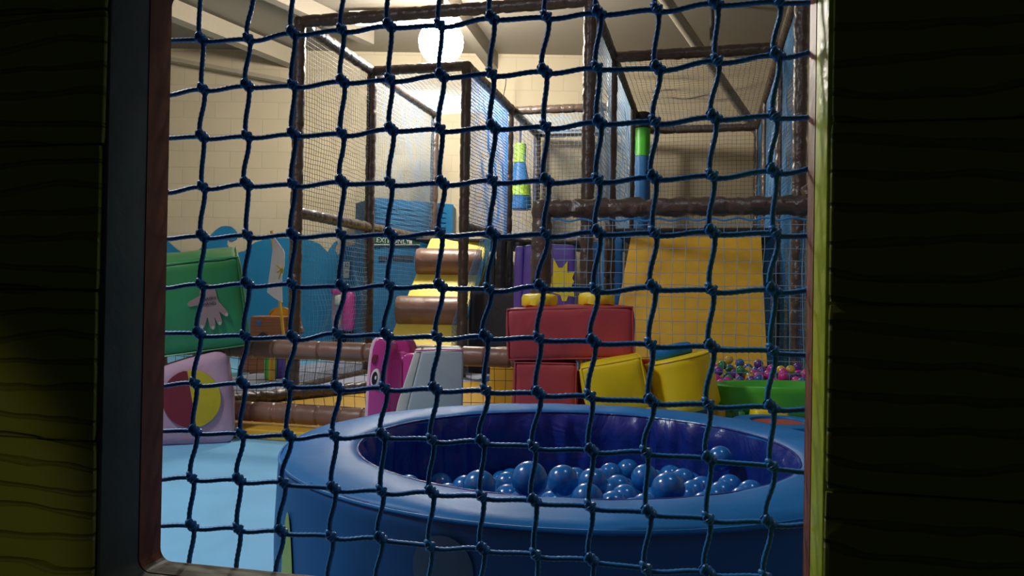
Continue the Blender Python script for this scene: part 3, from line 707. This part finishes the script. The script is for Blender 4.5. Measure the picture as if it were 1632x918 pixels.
def capsule2(bm, a, b, ra, rb, n=8):
    """flat tapered finger between two pixels on the front face"""
    ax, ay = a; bx, by = b; th = math.atan2(by-ay, bx-ax); P = []
    for k in range(n+1): t = th+math.pi/2+math.pi*k/n; P.append((ax+ra*math.cos(t), ay+ra*math.sin(t)))
    for k in range(n+1): t = th-math.pi/2+math.pi*k/n; P.append((bx+rb*math.cos(t), by+rb*math.sin(t)))
    prism(bm, [planehit(x, y, gp+gn*(.003+.0004*(len(bm.verts)//36%7)), gn) for x, y in P], gn*-.02)
bm = NB()
capsule2(bm, (331, 466), (333, 484), 13, 15); capsule2(bm, (333, 484), (334, 494), 16, 13)
for a, b, ra, rb in (((322, 478), (303, 485), 7, 4), ((327, 494), (322, 519), 6, 4.5), ((335, 496), (339, 520), 6, 4.5), ((343, 494), (350, 513), 5.5, 4.2), ((346, 486), (360, 500), 5.5, 4)): capsule2(bm, a, b, ra, rb)
hp = obj('hand_print', bm, 'skin', gc_root, False)
bm = NB()
for (x, y) in ((322, 521), (339.5, 522.5), (350.5, 515.5), (361, 501.5)):
    P = [planehit(x+2.6*math.cos(t), y+2.8*math.sin(t), gp+gn*.0068, gn) for t in (2*math.pi*k/10 for k in range(10))]; prism(bm, P, gn*-.003)
obj('finger_nails', bm, 'nail', hp, False)
gx = mg.to_3x3() @ Vector((1, 0, 0)); gz = mg.to_3x3() @ Vector((0, 0, 1))
for w_, y_ in (('HAPPY', 478), ('HAND', 486)): text('lettering', w_, .022, 'ink', planehit(334, y_, gp+gn*.0068, gn), gx, gz, hp, .0008)

# -- red bricks
YB = 3.44
a, b = W(810, 530, YB), W(1013, 530, YB); bw = b.x-a.x
zt_, zb_ = W(900, 492, YB).z, W(900, 571, YB).z; bh = zt_-zb_+.012
def brick(name, label, c, w, d, h, mat, rz=0, ry=0, studs=(), smat='studyellow'):
    r = thing(name, label, 'foam block', loc=(c[0], c[1], c[2]-h/2))
    mm = Matrix.Translation(c) @ Matrix.Rotation(rz, 4, 'Z') @ Matrix.Rotation(ry, 4, 'Y')
    bm = NB(); rbox(bm, w, d, h, .018, .012, .006, 12, mm); obj('cover', bm, mat, r)
    q = lambda x, y, z: mm @ Vector((x*(w/2-.004), y*(d/2-.004), z*(h/2-.004)))
    seam(r, [q(-1, -1, -1), q(-1, -1, 1), q(1, -1, 1), q(1, -1, -1), q(-1, -1, -1)], mat, .0045); seam(r, [q(1, -1, 1), q(1, 1, 1), q(-1, 1, 1), q(-1, -1, 1)], mat, .004)
    for (sx, sy) in studs:
        bm = NB(); cc = mm @ Vector((sx, sy, h/2+.006))
        lathe(bm, [(.076, 0), (.083, .006), (.083, .042), (.078, .051), (.046, .056), (.002, .057)], 36, lambda th, k, r_, z: (r_*(1+.02*noise.noise(Vector((math.cos(th)*4, math.sin(th)*4, k)))), z+.003*math.sin(th*5+k)), cc); obj('stud', bm, smat, r)
    return r
mx = (a.x+b.x)/2
brick('red_brick', 'long dull red foam brick with two yellow studs, topmost of the red bricks', (mx, YB+.14, (zt_+zb_)/2), bw, .27, bh, 'red', -.05, math.radians(-2.2), ((-.135, -.02), (.125, -.02)))
a, b = W(821, 600, YB), W(922, 600, YB); lh = W(870, 571, YB).z
brick('red_brick', 'dull red foam brick standing on end under the long studded brick', ((a.x+b.x)/2, YB+.15, lh/2-.010), b.x-a.x, .27, lh-.020, 'red', -.04, 0)
a, b = W(928, 600, 3.6), W(1000, 600, 3.6)
brick('red_brick', 'shadowed dark red foam brick behind the tilted yellow cube', ((a.x+b.x)/2, 3.72, .225), .235, .14, .45, 'red', -.1, 0)
# -- tilted yellow cube
YC = 3.20
c = W(980, 612, YC+.13); brick('yellow_cube', 'plain yellow foam cube tilted against the red bricks behind the pool', (c.x, YC+.13, c.z-.005), .257, .23, .220, 'lemon', -.1, math.radians(-12))
bm = NB(); rbox(bm, .32, .24, .23, .02, .01, .004, 8, Matrix.Translation((c.x, YC+.14, .115))); tag(obj('support_block', bm, 'lemon'), 'yellow foam block mostly hidden behind the pool rim, carrying the tilted cube', 'foam block')
# -- yellow cylinder with blue disc on it
cyl = thing('yellow_cylinder', 'fat yellow foam cylinder leaning left, right of the tilted yellow cube', 'foam cylinder', loc=W(1095, 660, 3.3))
c0 = W(1098, 652, 3.32); axis = (Vector((-.24, .07, 1))).normalized(); h = .226; R_ = .137
rot = axis.to_track_quat('Z', 'Y').to_matrix().to_4x4()
bm = NB(); prof = [(R_-.01, 0), (R_, .012)]+[(R_*(1+.015*math.sin(k/8*math.pi)), .012+(h-.024)*k/8) for k in range(1, 8)]+[(R_, h-.012), (R_-.012, h), (.07, h+.006), (.002, h+.007)]
lathe(bm, prof, 48, lambda th, k, r, z: (r+.003*noise.noise(Vector((math.cos(th)*3, math.sin(th)*3, z*20))), z)); bm.transform(Matrix.Translation(c0) @ rot); obj('cover', bm, 'lemon', cyl)
seam(cyl, [Matrix.Translation(c0) @ rot @ Vector((math.cos(t)*R_, math.sin(t)*R_, h-.006)) for t in (2*math.pi*k/30 for k in range(31))], 'lemon', .004)
bm = NB(); lathe(bm, [(.085, 0), (.09, .006), (.09, .038), (.082, .046), (.002, .048)], 40, lambda th, k, r, z: (r, z+.002*math.sin(3*th))); ctop = c0+axis*(h+.008)+rot.to_3x3() @ Vector((-.015, -.02, 0)); bm.transform(Matrix.Translation(ctop) @ rot)
tag(obj('blue_disc', bm, 'blue_vinyl'), 'flat blue foam disc resting on the yellow cylinder', 'foam disc')
bm = NB(); c = W(1120, 700, 3.36); lathe(bm, [(.15, 0), (.155, .01), (.155, .17), (.15, .185), (.002, .19)], 40, None, (c.x, 3.37, 0)); tag(obj('support_drum', bm, 'lemon'), 'low yellow foam drum hidden behind the pool rim under the cylinder', 'foam drum')
bm = NB(); c = W(1031, 580, 3.5); lathe(bm, [(.018, 0), (.022, .01), (.012, .06), (.024, .10), (.034, .125), (.034, .14), (.002, .145)], 20, None, (c.x, 3.5, c.z-.12))
bm2 = bm; tube(bm2, [(c.x, 3.5, c.z-.12), (c.x, 3.5, .0)], .014, 12); tag(obj('orange_skittle', bm2, 'orange'), 'small orange plastic skittle between the yellow cube and the yellow cylinder', 'skittle')
# -- pink animal head shape
YP = 3.46
pk = thing('pink_animal_seat', 'glossy pink soft-play animal with a round eye, left of the grey wedge', 'toy animal', loc=Vector((W(625, 600, YP).x, YP+.1, 0)))
def slab(px, Y, depth, name, mat, parent, bev=.012, kx=.24):
    pts = [W(x, y, Y) for x, y in px]; n = len(pts)
    bm = NB(); prism(bm, pts, Vector((depth*kx, depth, 0))); 
    if bev: bevelled(bm, bev, 3)
    return obj(name, bm, mat, parent)
PF = [(580, 740), (580, 662), (582, 620), (585, 580), (588, 556), (592, 543), (598, 537), (607, 540), (613, 545), (617, 552), (614, 570), (612, 600), (611, 740)]
slab([(x+1, y) for x, y in PF], YP, .025, 'face_edge', 'paleedge', pk, .006)
slab([(x+4, y+1) for x, y in PF], YP-.004, .11, 'face_panel', 'pink', pk, .012)
ear = [(604, 572), (600, 545), (603, 539), (612, 537), (634, 537), (645, 540), (651, 547), (654, 557), (655, 569), (650, 576), (630, 580)]
slab(ear, YP+.14, .10, 'ear', 'pink', pk, .016)
bd = NB(); rbox(bd, .165, .26, .42, .05, .006, .002, 12, Matrix.Translation((W(630, 600, YP+.16).x, YP+.18, W(630, 563, YP+.05).z-.205))); obj('body', bd, 'pink', pk)
slab([(640, 740), (641, 568), (643, 564), (664, 564), (668, 569), (668, 740)], YP+.03, .16, 'side_panel', 'pink', pk, .012)
def eye(cx, cy, rx, ry, name, mat, off, par=None):
    nE = Vector((-.35, -1, 0)).normalized(); P = [planehit(cx+rx*math.cos(t)+(cy-(cy+ry*math.sin(t)))*.12, cy+ry*math.sin(t), W(cx, cy, YP-.012-off), nE) for t in (2*math.pi*k/28 for k in range(28))]
    bm = NB(); prism(bm, P, nE*-.012); return obj(name, bm, mat, par or pk, False)
ew = eye(597, 603, 6.5, 15, 'eye_white', 'white', .002); eye(596.5, 603, 4.2, 10.5, 'iris', 'black', .006, ew); eye(598.5, 602, 1.4, 3, 'eye_glint', 'white', .010, ew)
slab([(592, 572), (596, 565), (601, 566), (600, 573), (596, 581), (592, 578)], YP-.010, .012, 'brow', 'maroon', pk, 0)
slab([(664, 740), (664, 600), (667, 600), (668, 740)], YP+.02, .02, 'side_trim', 'paleedge', pk, 0) if False else None
# -- grey wedge
YW = 3.28
gw = thing('grey_wedge', 'pale grey foam wedge with sloping left side, right of the pink animal', 'foam wedge', loc=Vector((W(690, 600, YW).x, YW+.1, 0)))
Pf = [(672, 560), (739, 559), (738, 640), (737, 740), (628, 740), (652, 640)]
slab(Pf, YW, .24, 'cover', 'grey', gw, .010, -.10)
Ps = [(661, 562), (672, 560), (652, 640), (628, 740), (612, 740), (635, 640)]
slab([(x-.5, y-.5) for x, y in Ps], YW+.012, .22, 'side_strip', 'greyedge', gw, .006, -.10)
seam(gw, [W(662, 559, YW+.012), W(700, 557.5, YW+.002), W(739, 558, YW+.002)], 'pink', .0035)

# -- green dish, small blocks and the red-lined tub
gd = thing('green_dish', 'shallow bright green foam dish at the right edge of the window, behind the pool', 'foam dish', loc=(W(1255, 650, 3.42).x, 3.42, .10))
c = W(1266, 614, 3.40); R_ = .385; prof = []
for k in range(9): a_ = math.pi/2*k/8; prof.append((R_*.62+R_*.30*math.sin(a_), -.155+.05*(1-math.cos(a_))*1.4))
prof += [(R_*.96, -.03), (R_*.97, -.006), (R_*.93, .002), (R_*.86, -.006), (R_*.8, -.05), (R_*.5, -.10), (.002, -.11)]
bm = NB(); lathe(bm, prof, 56, lambda th, k, r, z: (r*(1+.01*math.sin(5*th)), z), (0, 0, 0)); bm.transform(Matrix.Translation((c.x+.02, c.y+.03, c.z)) @ Matrix.Diagonal((1, .42, 1, 1))); obj('shell', bm, 'lime', gd)
bm = NB(); lathe(bm, [(.09, 0), (.10, .02), (.10, c.z-.155), (.002, c.z-.15)], 32, None, (c.x+.05, c.y+.03, 0)); obj('foot', bm, 'darkpad', gd)
for (x0, x1, y0, Y, mat, nm, lb) in ((1136, 1158, 650, 3.3, 'yellow', 'yellow_block', 'small yellow foam block against the back of the pool, left of the green block'),
                          (1177, 1190, 657, 3.25, 'green', 'green_block', 'tiny dark green foam block below the green dish'),
                          (1205, 1258, 655, 3.19, 'lemon', 'lemon_block', 'flat lemon yellow foam block between the green dish and the red-lined tub')):
    a, b = W(x0, y0, Y), W(x1, y0, Y); bm = NB(); rbox(bm, b.x-a.x, .10, a.z, .012, .006, .002, 8, Matrix.Translation(((a.x+b.x)/2, Y+.05, a.z/2))); tag(obj(nm, bm, mat), lb, 'foam block')
tb = thing('blue_tub', 'small blue padded tub with red lining, right behind the ball pool', 'tub', loc=(W(1240, 671, 3.0).x, 3.0, 0))
c = W(1240, 671, 3.0); zt_ = c.z
bm = NB(); lathe(bm, [(.17, 0), (.176, .02), (.176, zt_-.02), (.168, zt_), (.105, zt_+.003), (.098, zt_-.01), (.105, zt_-.03), (.105, .02)], 48, None, (c.x, c.y, 0), closed=True); obj('padded_ring', bm, 'blue_vinyl', tb)
bm = NB(); lathe(bm, [(.099, zt_-.006), (.094, zt_-.05), (.09, zt_-.12), (.05, zt_-.13), (.002, zt_-.13), (.002, zt_-.14), (.102, zt_-.14)], 48, lambda th, k, r, z: (r-.006*max(0, math.sin(7*th))**3*(k in (1, 2)), z), (c.x, c.y, 0)); obj('lining', bm, 'redlining', tb)

# -- coloured ball pit
bm = NB(); m = Matrix.Translation(G(2.95, -1.05, .14)) @ Matrix.Rotation(math.atan2(-.242, .97), 4, 'Z'); rbox(bm, 1.32, .82, .28, .02, 0, .002, 8, m)
tag(obj('pit_base', bm, 'panelblue'), 'blue padded base under the coloured balls of the small ball pit', 'pit base')
CB = {}
for n_, c_ in BALLC:
    bm = NB(); bmesh.ops.create_uvsphere(bm, u_segments=18, v_segments=12, radius=.026); m_ = bpy.data.meshes.new('small_ball'); bm.to_mesh(m_); bm.free(); m_.materials.append(M['ball_'+n_]); m_.shade_smooth(); CB[n_] = m_
random.seed(21); cb = []
names = [n for n, c in BALLC]; wts = [3, 2, 2.4, 1.5, 3, 1]
def surf(p): # heap is higher towards the far right
    u = (p-A0).dot(UD); v = (p-A0).dot(VD)
    return .335+.075*max(0, v+1.3)+.02*math.sin(u*5+v*3)
for lay in (0, 1):
    v = -1.46
    while v < -.66:
        u = CDD+.12+(.033 if int(v*30) % 2 else 0)
        while u < CRR-.02:
            p = G(u+random.uniform(-.012, .012), v+random.uniform(-.01, .01)); vis_ = (816+F*p.x/p.y)
            p.z = surf(p)+lay*.043+random.uniform(-.004, .004)
            ok = 1128 < vis_ < 1300 and (lay == 0 or random.random() < .75)
            if ok and all((p-b[0]).length > .0508 for b in cb): cb.append((p, random.choices(names, wts)[0]))
            u += .055
        v += .055
cb.sort(key=lambda t: t[0].y)
for p, n_ in cb[:230]:
    if n_ not in CB: continue
    o = bpy.data.objects.new('small_ball', CB[n_]); COL.objects.link(o); o.location = p
    px = 816+F*p.x/p.y; w = 'left side' if px < 1180 else 'below the slide' if px < 1230 else 'right side'
    d_ = 'front' if p.y < 4.2 else 'middle' if p.y < 4.6 else 'back'
    tag(o, 'small %s ball in the pit behind the green dish, %s row, %s' % (n_, d_, w), 'ball', 'coloured balls in the small ball pit')
print('small balls', len(cb))

# ================================================================ BACK OF THE HALL
WP = [(240, 640), (240, 385), (262, 380), (273, 390), (281, 397), (289, 402), (300, 404), (313, 401), (323, 393), (332, 381), (343, 367), (352, 361), (360, 360), (368, 361), (374, 366), (378, 373), (377, 381), (372, 384), (368, 382), (366, 378), (362, 382), (361.5, 389), (365, 398), (371, 402), (377, 403), (390, 400), (399, 391), (407, 386), (421, 382), (436, 380), (453, 379), (475, 381), (495, 383), (509.6, 389), (517, 397), (522, 402), (525.5, 396), (529, 391), (533, 386), (536.6, 384), (538, 388), (534.5, 393), (534, 400), (538, 407), (544, 399), (550, 394), (556, 391.5), (575, 390), (620, 392), (620, 640)]
bm = NB(); prism(bm, [W(x, min(y, 566), WALLY-.03) for x, y in WP], (0, .025, 0)); tag(obj('wave_mural', bm, 'wave'), 'blue cut-out of curling waves along the foot of the cream block wall', 'mural')
def plate(px, Y, th, name, mat, parent=None, bev=.0):
    bm = NB(); prism(bm, [W(x, y, Y) for x, y in px], (0, th, 0))
    if bev: bevelled(bm, bev, 2)
    return obj(name, bm, mat, parent, bev > 0)
def R4(x0, y0, x1, y1): return [(x0, y1), (x1, y1), (x1, y0), (x0, y0)]
nt_ = thing('wall_notice', 'narrow white notice strip with small dark marks on the blue wave wall', 'notice', loc=W(552, 442, WALLY-.06))
pp = plate(R4(547.5, 417, 556.5, 443), WALLY-.06, .02, 'paper', 'offwhite', nt_)
plate(R4(550, 420, 551.2, 425), WALLY-.064, .004, 'printed_marks', 'ink', pp); plate(R4(552.6, 419.5, 555, 420.6), WALLY-.064, .004, 'printed_marks', 'ink', pp); plate(R4(552.6, 424, 555, 425), WALLY-.064, .004, 'printed_marks', 'ink', pp); plate(R4(550, 433, 555, 433.8), WALLY-.064, .004, 'printed_marks', 'ink', pp)
# blue cabin with the exit sign
cb_ = thing('blue_cabin', 'blue slatted cabin with a green exit sign, behind the log climb ramp', 'cabin', loc=(-1.2, 9.3, 0))
e0, e1, e2 = W(567, 315, 9.75), W(598, 315, 9.15), W(722, 313, 9.7); hz = e1.z
bm = NB(); prism(bm, [Vector((p.x, p.y, 0)) for p in (e0, e1, e2, Vector((e2.x, 10.25, 0)), Vector((e0.x, 10.25, 0)))], (0, 0, hz)); obj('wall_panel', bm, 'shutter', cb_, False)
cd_ = (Vector((e2.x, e2.y, 0))-Vector((e1.x, e1.y, 0))).normalized(); cn_ = Vector((cd_.y, -cd_.x, 0)); e1g = Vector((e1.x, e1.y, 0))
def cab(s0, s1, z0, z1, off, th, name, mat, parent=cb_):
    bm = NB(); prism(bm, [e1g+cd_*s0+cn_*off+Vector((0, 0, z0)), e1g+cd_*s1+cn_*off+Vector((0, 0, z0)), e1g+cd_*s1+cn_*off+Vector((0, 0, z1)), e1g+cd_*s0+cn_*off+Vector((0, 0, z1))], cn_*-th); return obj(name, bm, mat, parent, False)
k = 0; z = hz-.06
while z > 1.52: cab(.01, .93, z-.052, z-.006, .014, .02, 'slat', 'shutter'); z -= .062
def chit(px, py): return planehit(px, py, e1g+cn_*.03, cn_)
sg = thing('exit_sign', 'long dark green exit sign with white lettering on the blue cabin', 'sign', loc=chit(633, 390))
def onc(x0, y0, x1, y1, off, name, mat, par):
    bm = NB(); prism(bm, [chit(x, y)+cn_*off for x, y in R4(x0, y0, x1, y1)], cn_*-.012); return obj(name, bm, mat, par, False)
sb = onc(596, 374.5, 669, 390, .0, 'board', 'exit', sg); onc(596, 389.3, 669, 390.6, .004, 'border', 'offwhite', sb); onc(652, 381, 656.5, 389, .003, 'symbol', 'offwhite', sb)
text('lettering', 'EXIT ONLY', .085, 'offwhite', chit(626, 387.6)+cn_*.008, cd_, (0, 0, 1), sb, .002)
onc(605, 408, 618, 415, -.010, 'vent_slot', 'darkpad', cb_); onc(628, 407, 660, 415, -.010, 'vent_slot', 'darkpad', cb_)
# wooden boat box, flag, yellow disc
wb = thing('wooden_boat', 'orange brown toy boat of boards with a small square porthole, behind the log fence', 'play boat', loc=(W(435, 560, 7.3).x, 7.3, 0))
a, b = W(398, 504, 7.3), W(466, 504, 7.3); bw = b.x-a.x
bm = NB(); rbox(bm, bw, .3, a.z, .008, 0, .001, 6, Matrix.Translation(((a.x+b.x)/2, 7.46, a.z/2))); obj('hull', bm, 'wood', wb)
plate(R4(409, 511, 415, 519), 7.29, .012, 'porthole', 'panelblue', wb); plate([(410, 545), (410, 538), (413, 532), (418, 529), (423, 532), (427, 538), (427, 545)], 7.29, .012, 'arch_opening', 'darkpad', wb)
plate([(452, 507), (466, 503), (476, 503), (482, 528), (479, 532), (466, 532)], 7.25, .05, 'prow', 'wood', wb); plate(R4(473, 520, 481, 523), 7.22, .03, 'prow_trim', 'offwhite', wb); plate(R4(382, 566, 421, 594), 7.12, .1, 'side_step', 'wood', wb)
plate([(424+1, 505)]+[(447-20*math.cos(math.pi*k/16), 507-18*math.sin(math.pi*k/16)) for k in range(17)], 7.62, .03, 'wheel', 'yellow', wb)
fl = thing('flag', 'white flag with a small yellow sun, drooping from a yellow pole beside the left post', 'flag', loc=(W(450, 530, 7.05).x, 7.05, .3))
bm = NB(); tube(bm, lerp(W(433, 368, 7.1), W(460, 604, 7.03), 8), .014, 10); obj('pole', bm, 'yellow', fl)
FP = [(435, 376), (443, 386), (450, 396), (453.5, 402), (453, 425), (449, 440), (450, 482), (445, 480), (437, 475), (425.5, 466), (428, 445), (431, 425), (434, 400)]
bm = NB(); prism(bm, [W(x, y, 7.02+.03*math.sin(x*.5)) for x, y in FP], (0, .008, 0)); clo = obj('cloth', bm, 'white', fl)
for (x0, y0, x1, y1) in ((441, 423, 449, 430), (449, 430, 441, 434), (449, 430, 444, 445), (450, 426, 451, 436)):
    bm = NB(); tube(bm, [W(x0, y0, 6.985), W(x1, y1, 6.985)], .005, 6); obj('sun_ray', bm, 'mustard', clo)
bm = NB(); bmesh.ops.create_uvsphere(bm, u_segments=14, v_segments=8, radius=.018, matrix=Matrix.Translation(W(449, 430, 6.99)) @ Matrix.Diagonal((1, .3, 1, 1))); obj('sun_centre', bm, 'yellow', clo)
# pink padded figure near the cabin
pf = thing('pink_ride_toy', 'tall pink padded toy with grey patch, in front of the blue wave wall', 'toy', loc=(W(545, 540, 9.0).x, 9.0, 0))
def pillar(px0, px1, py0, py1, Y, mat, name, r=.03):
    a, b = W(px0, py0, Y), W(px1, py1, Y); bm = NB(); rbox(bm, abs(b.x-a.x), .2, abs(a.z-b.z), r, .01, .003, 8, Matrix.Translation(((a.x+b.x)/2, Y+.1, (a.z+b.z)/2))); return obj(name, bm, mat, pf)
pillar(546, 561, 464, 528, 9.0, 'pink', 'body'); pillar(529, 547, 462, 526, 9.06, 'lilac', 'side_panel'); pillar(527, 540, 457, 470, 8.98, 'pink', 'head'); pillar(533, 543, 470, 486, 9.0, 'greyedge', 'face_patch', .012)
pillar(530, 536, 522, 577, 9.1, 'darkpad', 'leg', .01); pillar(540, 546, 522, 577, 9.1, 'darkpad', 'leg', .01); pillar(551, 558, 526, 577, 9.1, 'darkpad', 'leg', .01)
# small toys on the mat behind the fence
for (x0, x1, y0, y1, Y, mat, nm, lb) in ((421, 436, 566, 592, 6.6, 'lime', 'green_crate', 'small green crate behind the log fence left of the dark one'), (438, 450, 566, 590, 6.7, 'purple', 'purple_crate', 'small dark purple crate behind the log fence'), (428, 433, 570, 590, 6.45, 'yellow', 'yellow_peg', 'thin yellow peg in front of the green crate')):
    a, b = W(x0, y0, Y), W(x1, y1, Y); bm = NB(); rbox(bm, abs(b.x-a.x), .1, a.z-.05, .01, .003, .001, 6, Matrix.Translation(((a.x+b.x)/2, Y+.05, (a.z+.05)/2))); tag(obj(nm, bm, mat), lb, 'toy')
# hanging bags
def bag(cx, Y, segs, label, ztop=ZT):
    r = thing('hanging_bag', label, 'hanging bag', 'striped hanging bags'); x = W(cx, 300, Y).x; r.location = (x, Y, W(cx, segs[-1][1], Y).z)
    for (y0, y1, w0, w1, mat) in segs:
        z0, z1 = W(cx, y1, Y).z, W(cx, y0, Y).z; ra, rb = w0*Y/F, w1*Y/F; n = 6
        P = [(rb*.9, z0)]+[(rb+(ra-rb)*((k/n)**.7), z0+.004+(z1-z0-.008)*k/n) for k in range(n+1)]+[(ra*.9, z1)]
        bm = NB(); lathe(bm, P, 28, None, (x, Y, 0)); obj('band', bm, mat, r)
    bm = NB(); tube(bm, [(x, Y, W(cx, segs[0][0], Y).z-.01), (x, Y, ztop)], .012, 8); obj('rope', bm, 'darkpad', r)
    return r
bag(828, 9.35, [(229, 260, 9.5, 9.5, 'lime2'), (260, 292, 9.5, 17, 'panelblue'), (292, 313, 17, 19, 'lime2'), (313, 334, 19, 19.5, 'panelblue')], 'bright green and blue skittle-shaped hanging bag near the lamp')
bag(1022, 8.9, [(180, 205, 13, 13, 'darkpad'), (205, 250, 13, 13, 'lime'), (250, 385, 14, 15, 'panelblue')], 'dim green and blue hanging bag left of the dark right-hand tunnel')
# lamp
lp = thing('ceiling_lamp', 'glaring round high-bay lamp under the roof, above the netted tunnel', 'ceiling lamp', loc=LAMP)
bm = NB(); lathe(bm, [(.05, .37), (.10, .35), (.12, .23), (.11, .19), (.002, .19)], 40, None, LAMP); obj('housing', bm, 'offwhite', lp)
bm = NB(); bmesh.ops.create_uvsphere(bm, u_segments=32, v_segments=18, radius=.225, matrix=Matrix.Translation(LAMP)); obj('globe', bm, 'lampglow', lp)
bm = NB(); tube(bm, [LAMP+Vector((0, 0, .33)), LAMP+Vector((0, 0, CEILZ-LAMP.z))], .02, 8); obj('rod', bm, 'darkmetal', lp)
sl_ = thing('strip_lamp', 'long white strip lamp under the roof, left of the glaring globe', 'ceiling lamp', loc=WZ(640, 30, 3.9))
a, b_ = WZ(560, 34, 3.86), WZ(688, 32, 3.86); ang_ = math.atan2(b_.y-a.y, b_.x-a.x)
m = Matrix.Translation((a+b_)/2) @ Matrix.Rotation(ang_, 4, 'Z')
bm = NB(); rbox(bm, (b_-a).length, .22, .05, .01, 0, 0, 4, m @ Matrix.Translation((0, 0, .06))); obj('tray', bm, 'offwhite', sl_)
bm = NB(); rbox(bm, (b_-a).length-.06, .18, .06, .02, 0, 0, 6, m); obj('diffuser', bm, 'stripglow', sl_)
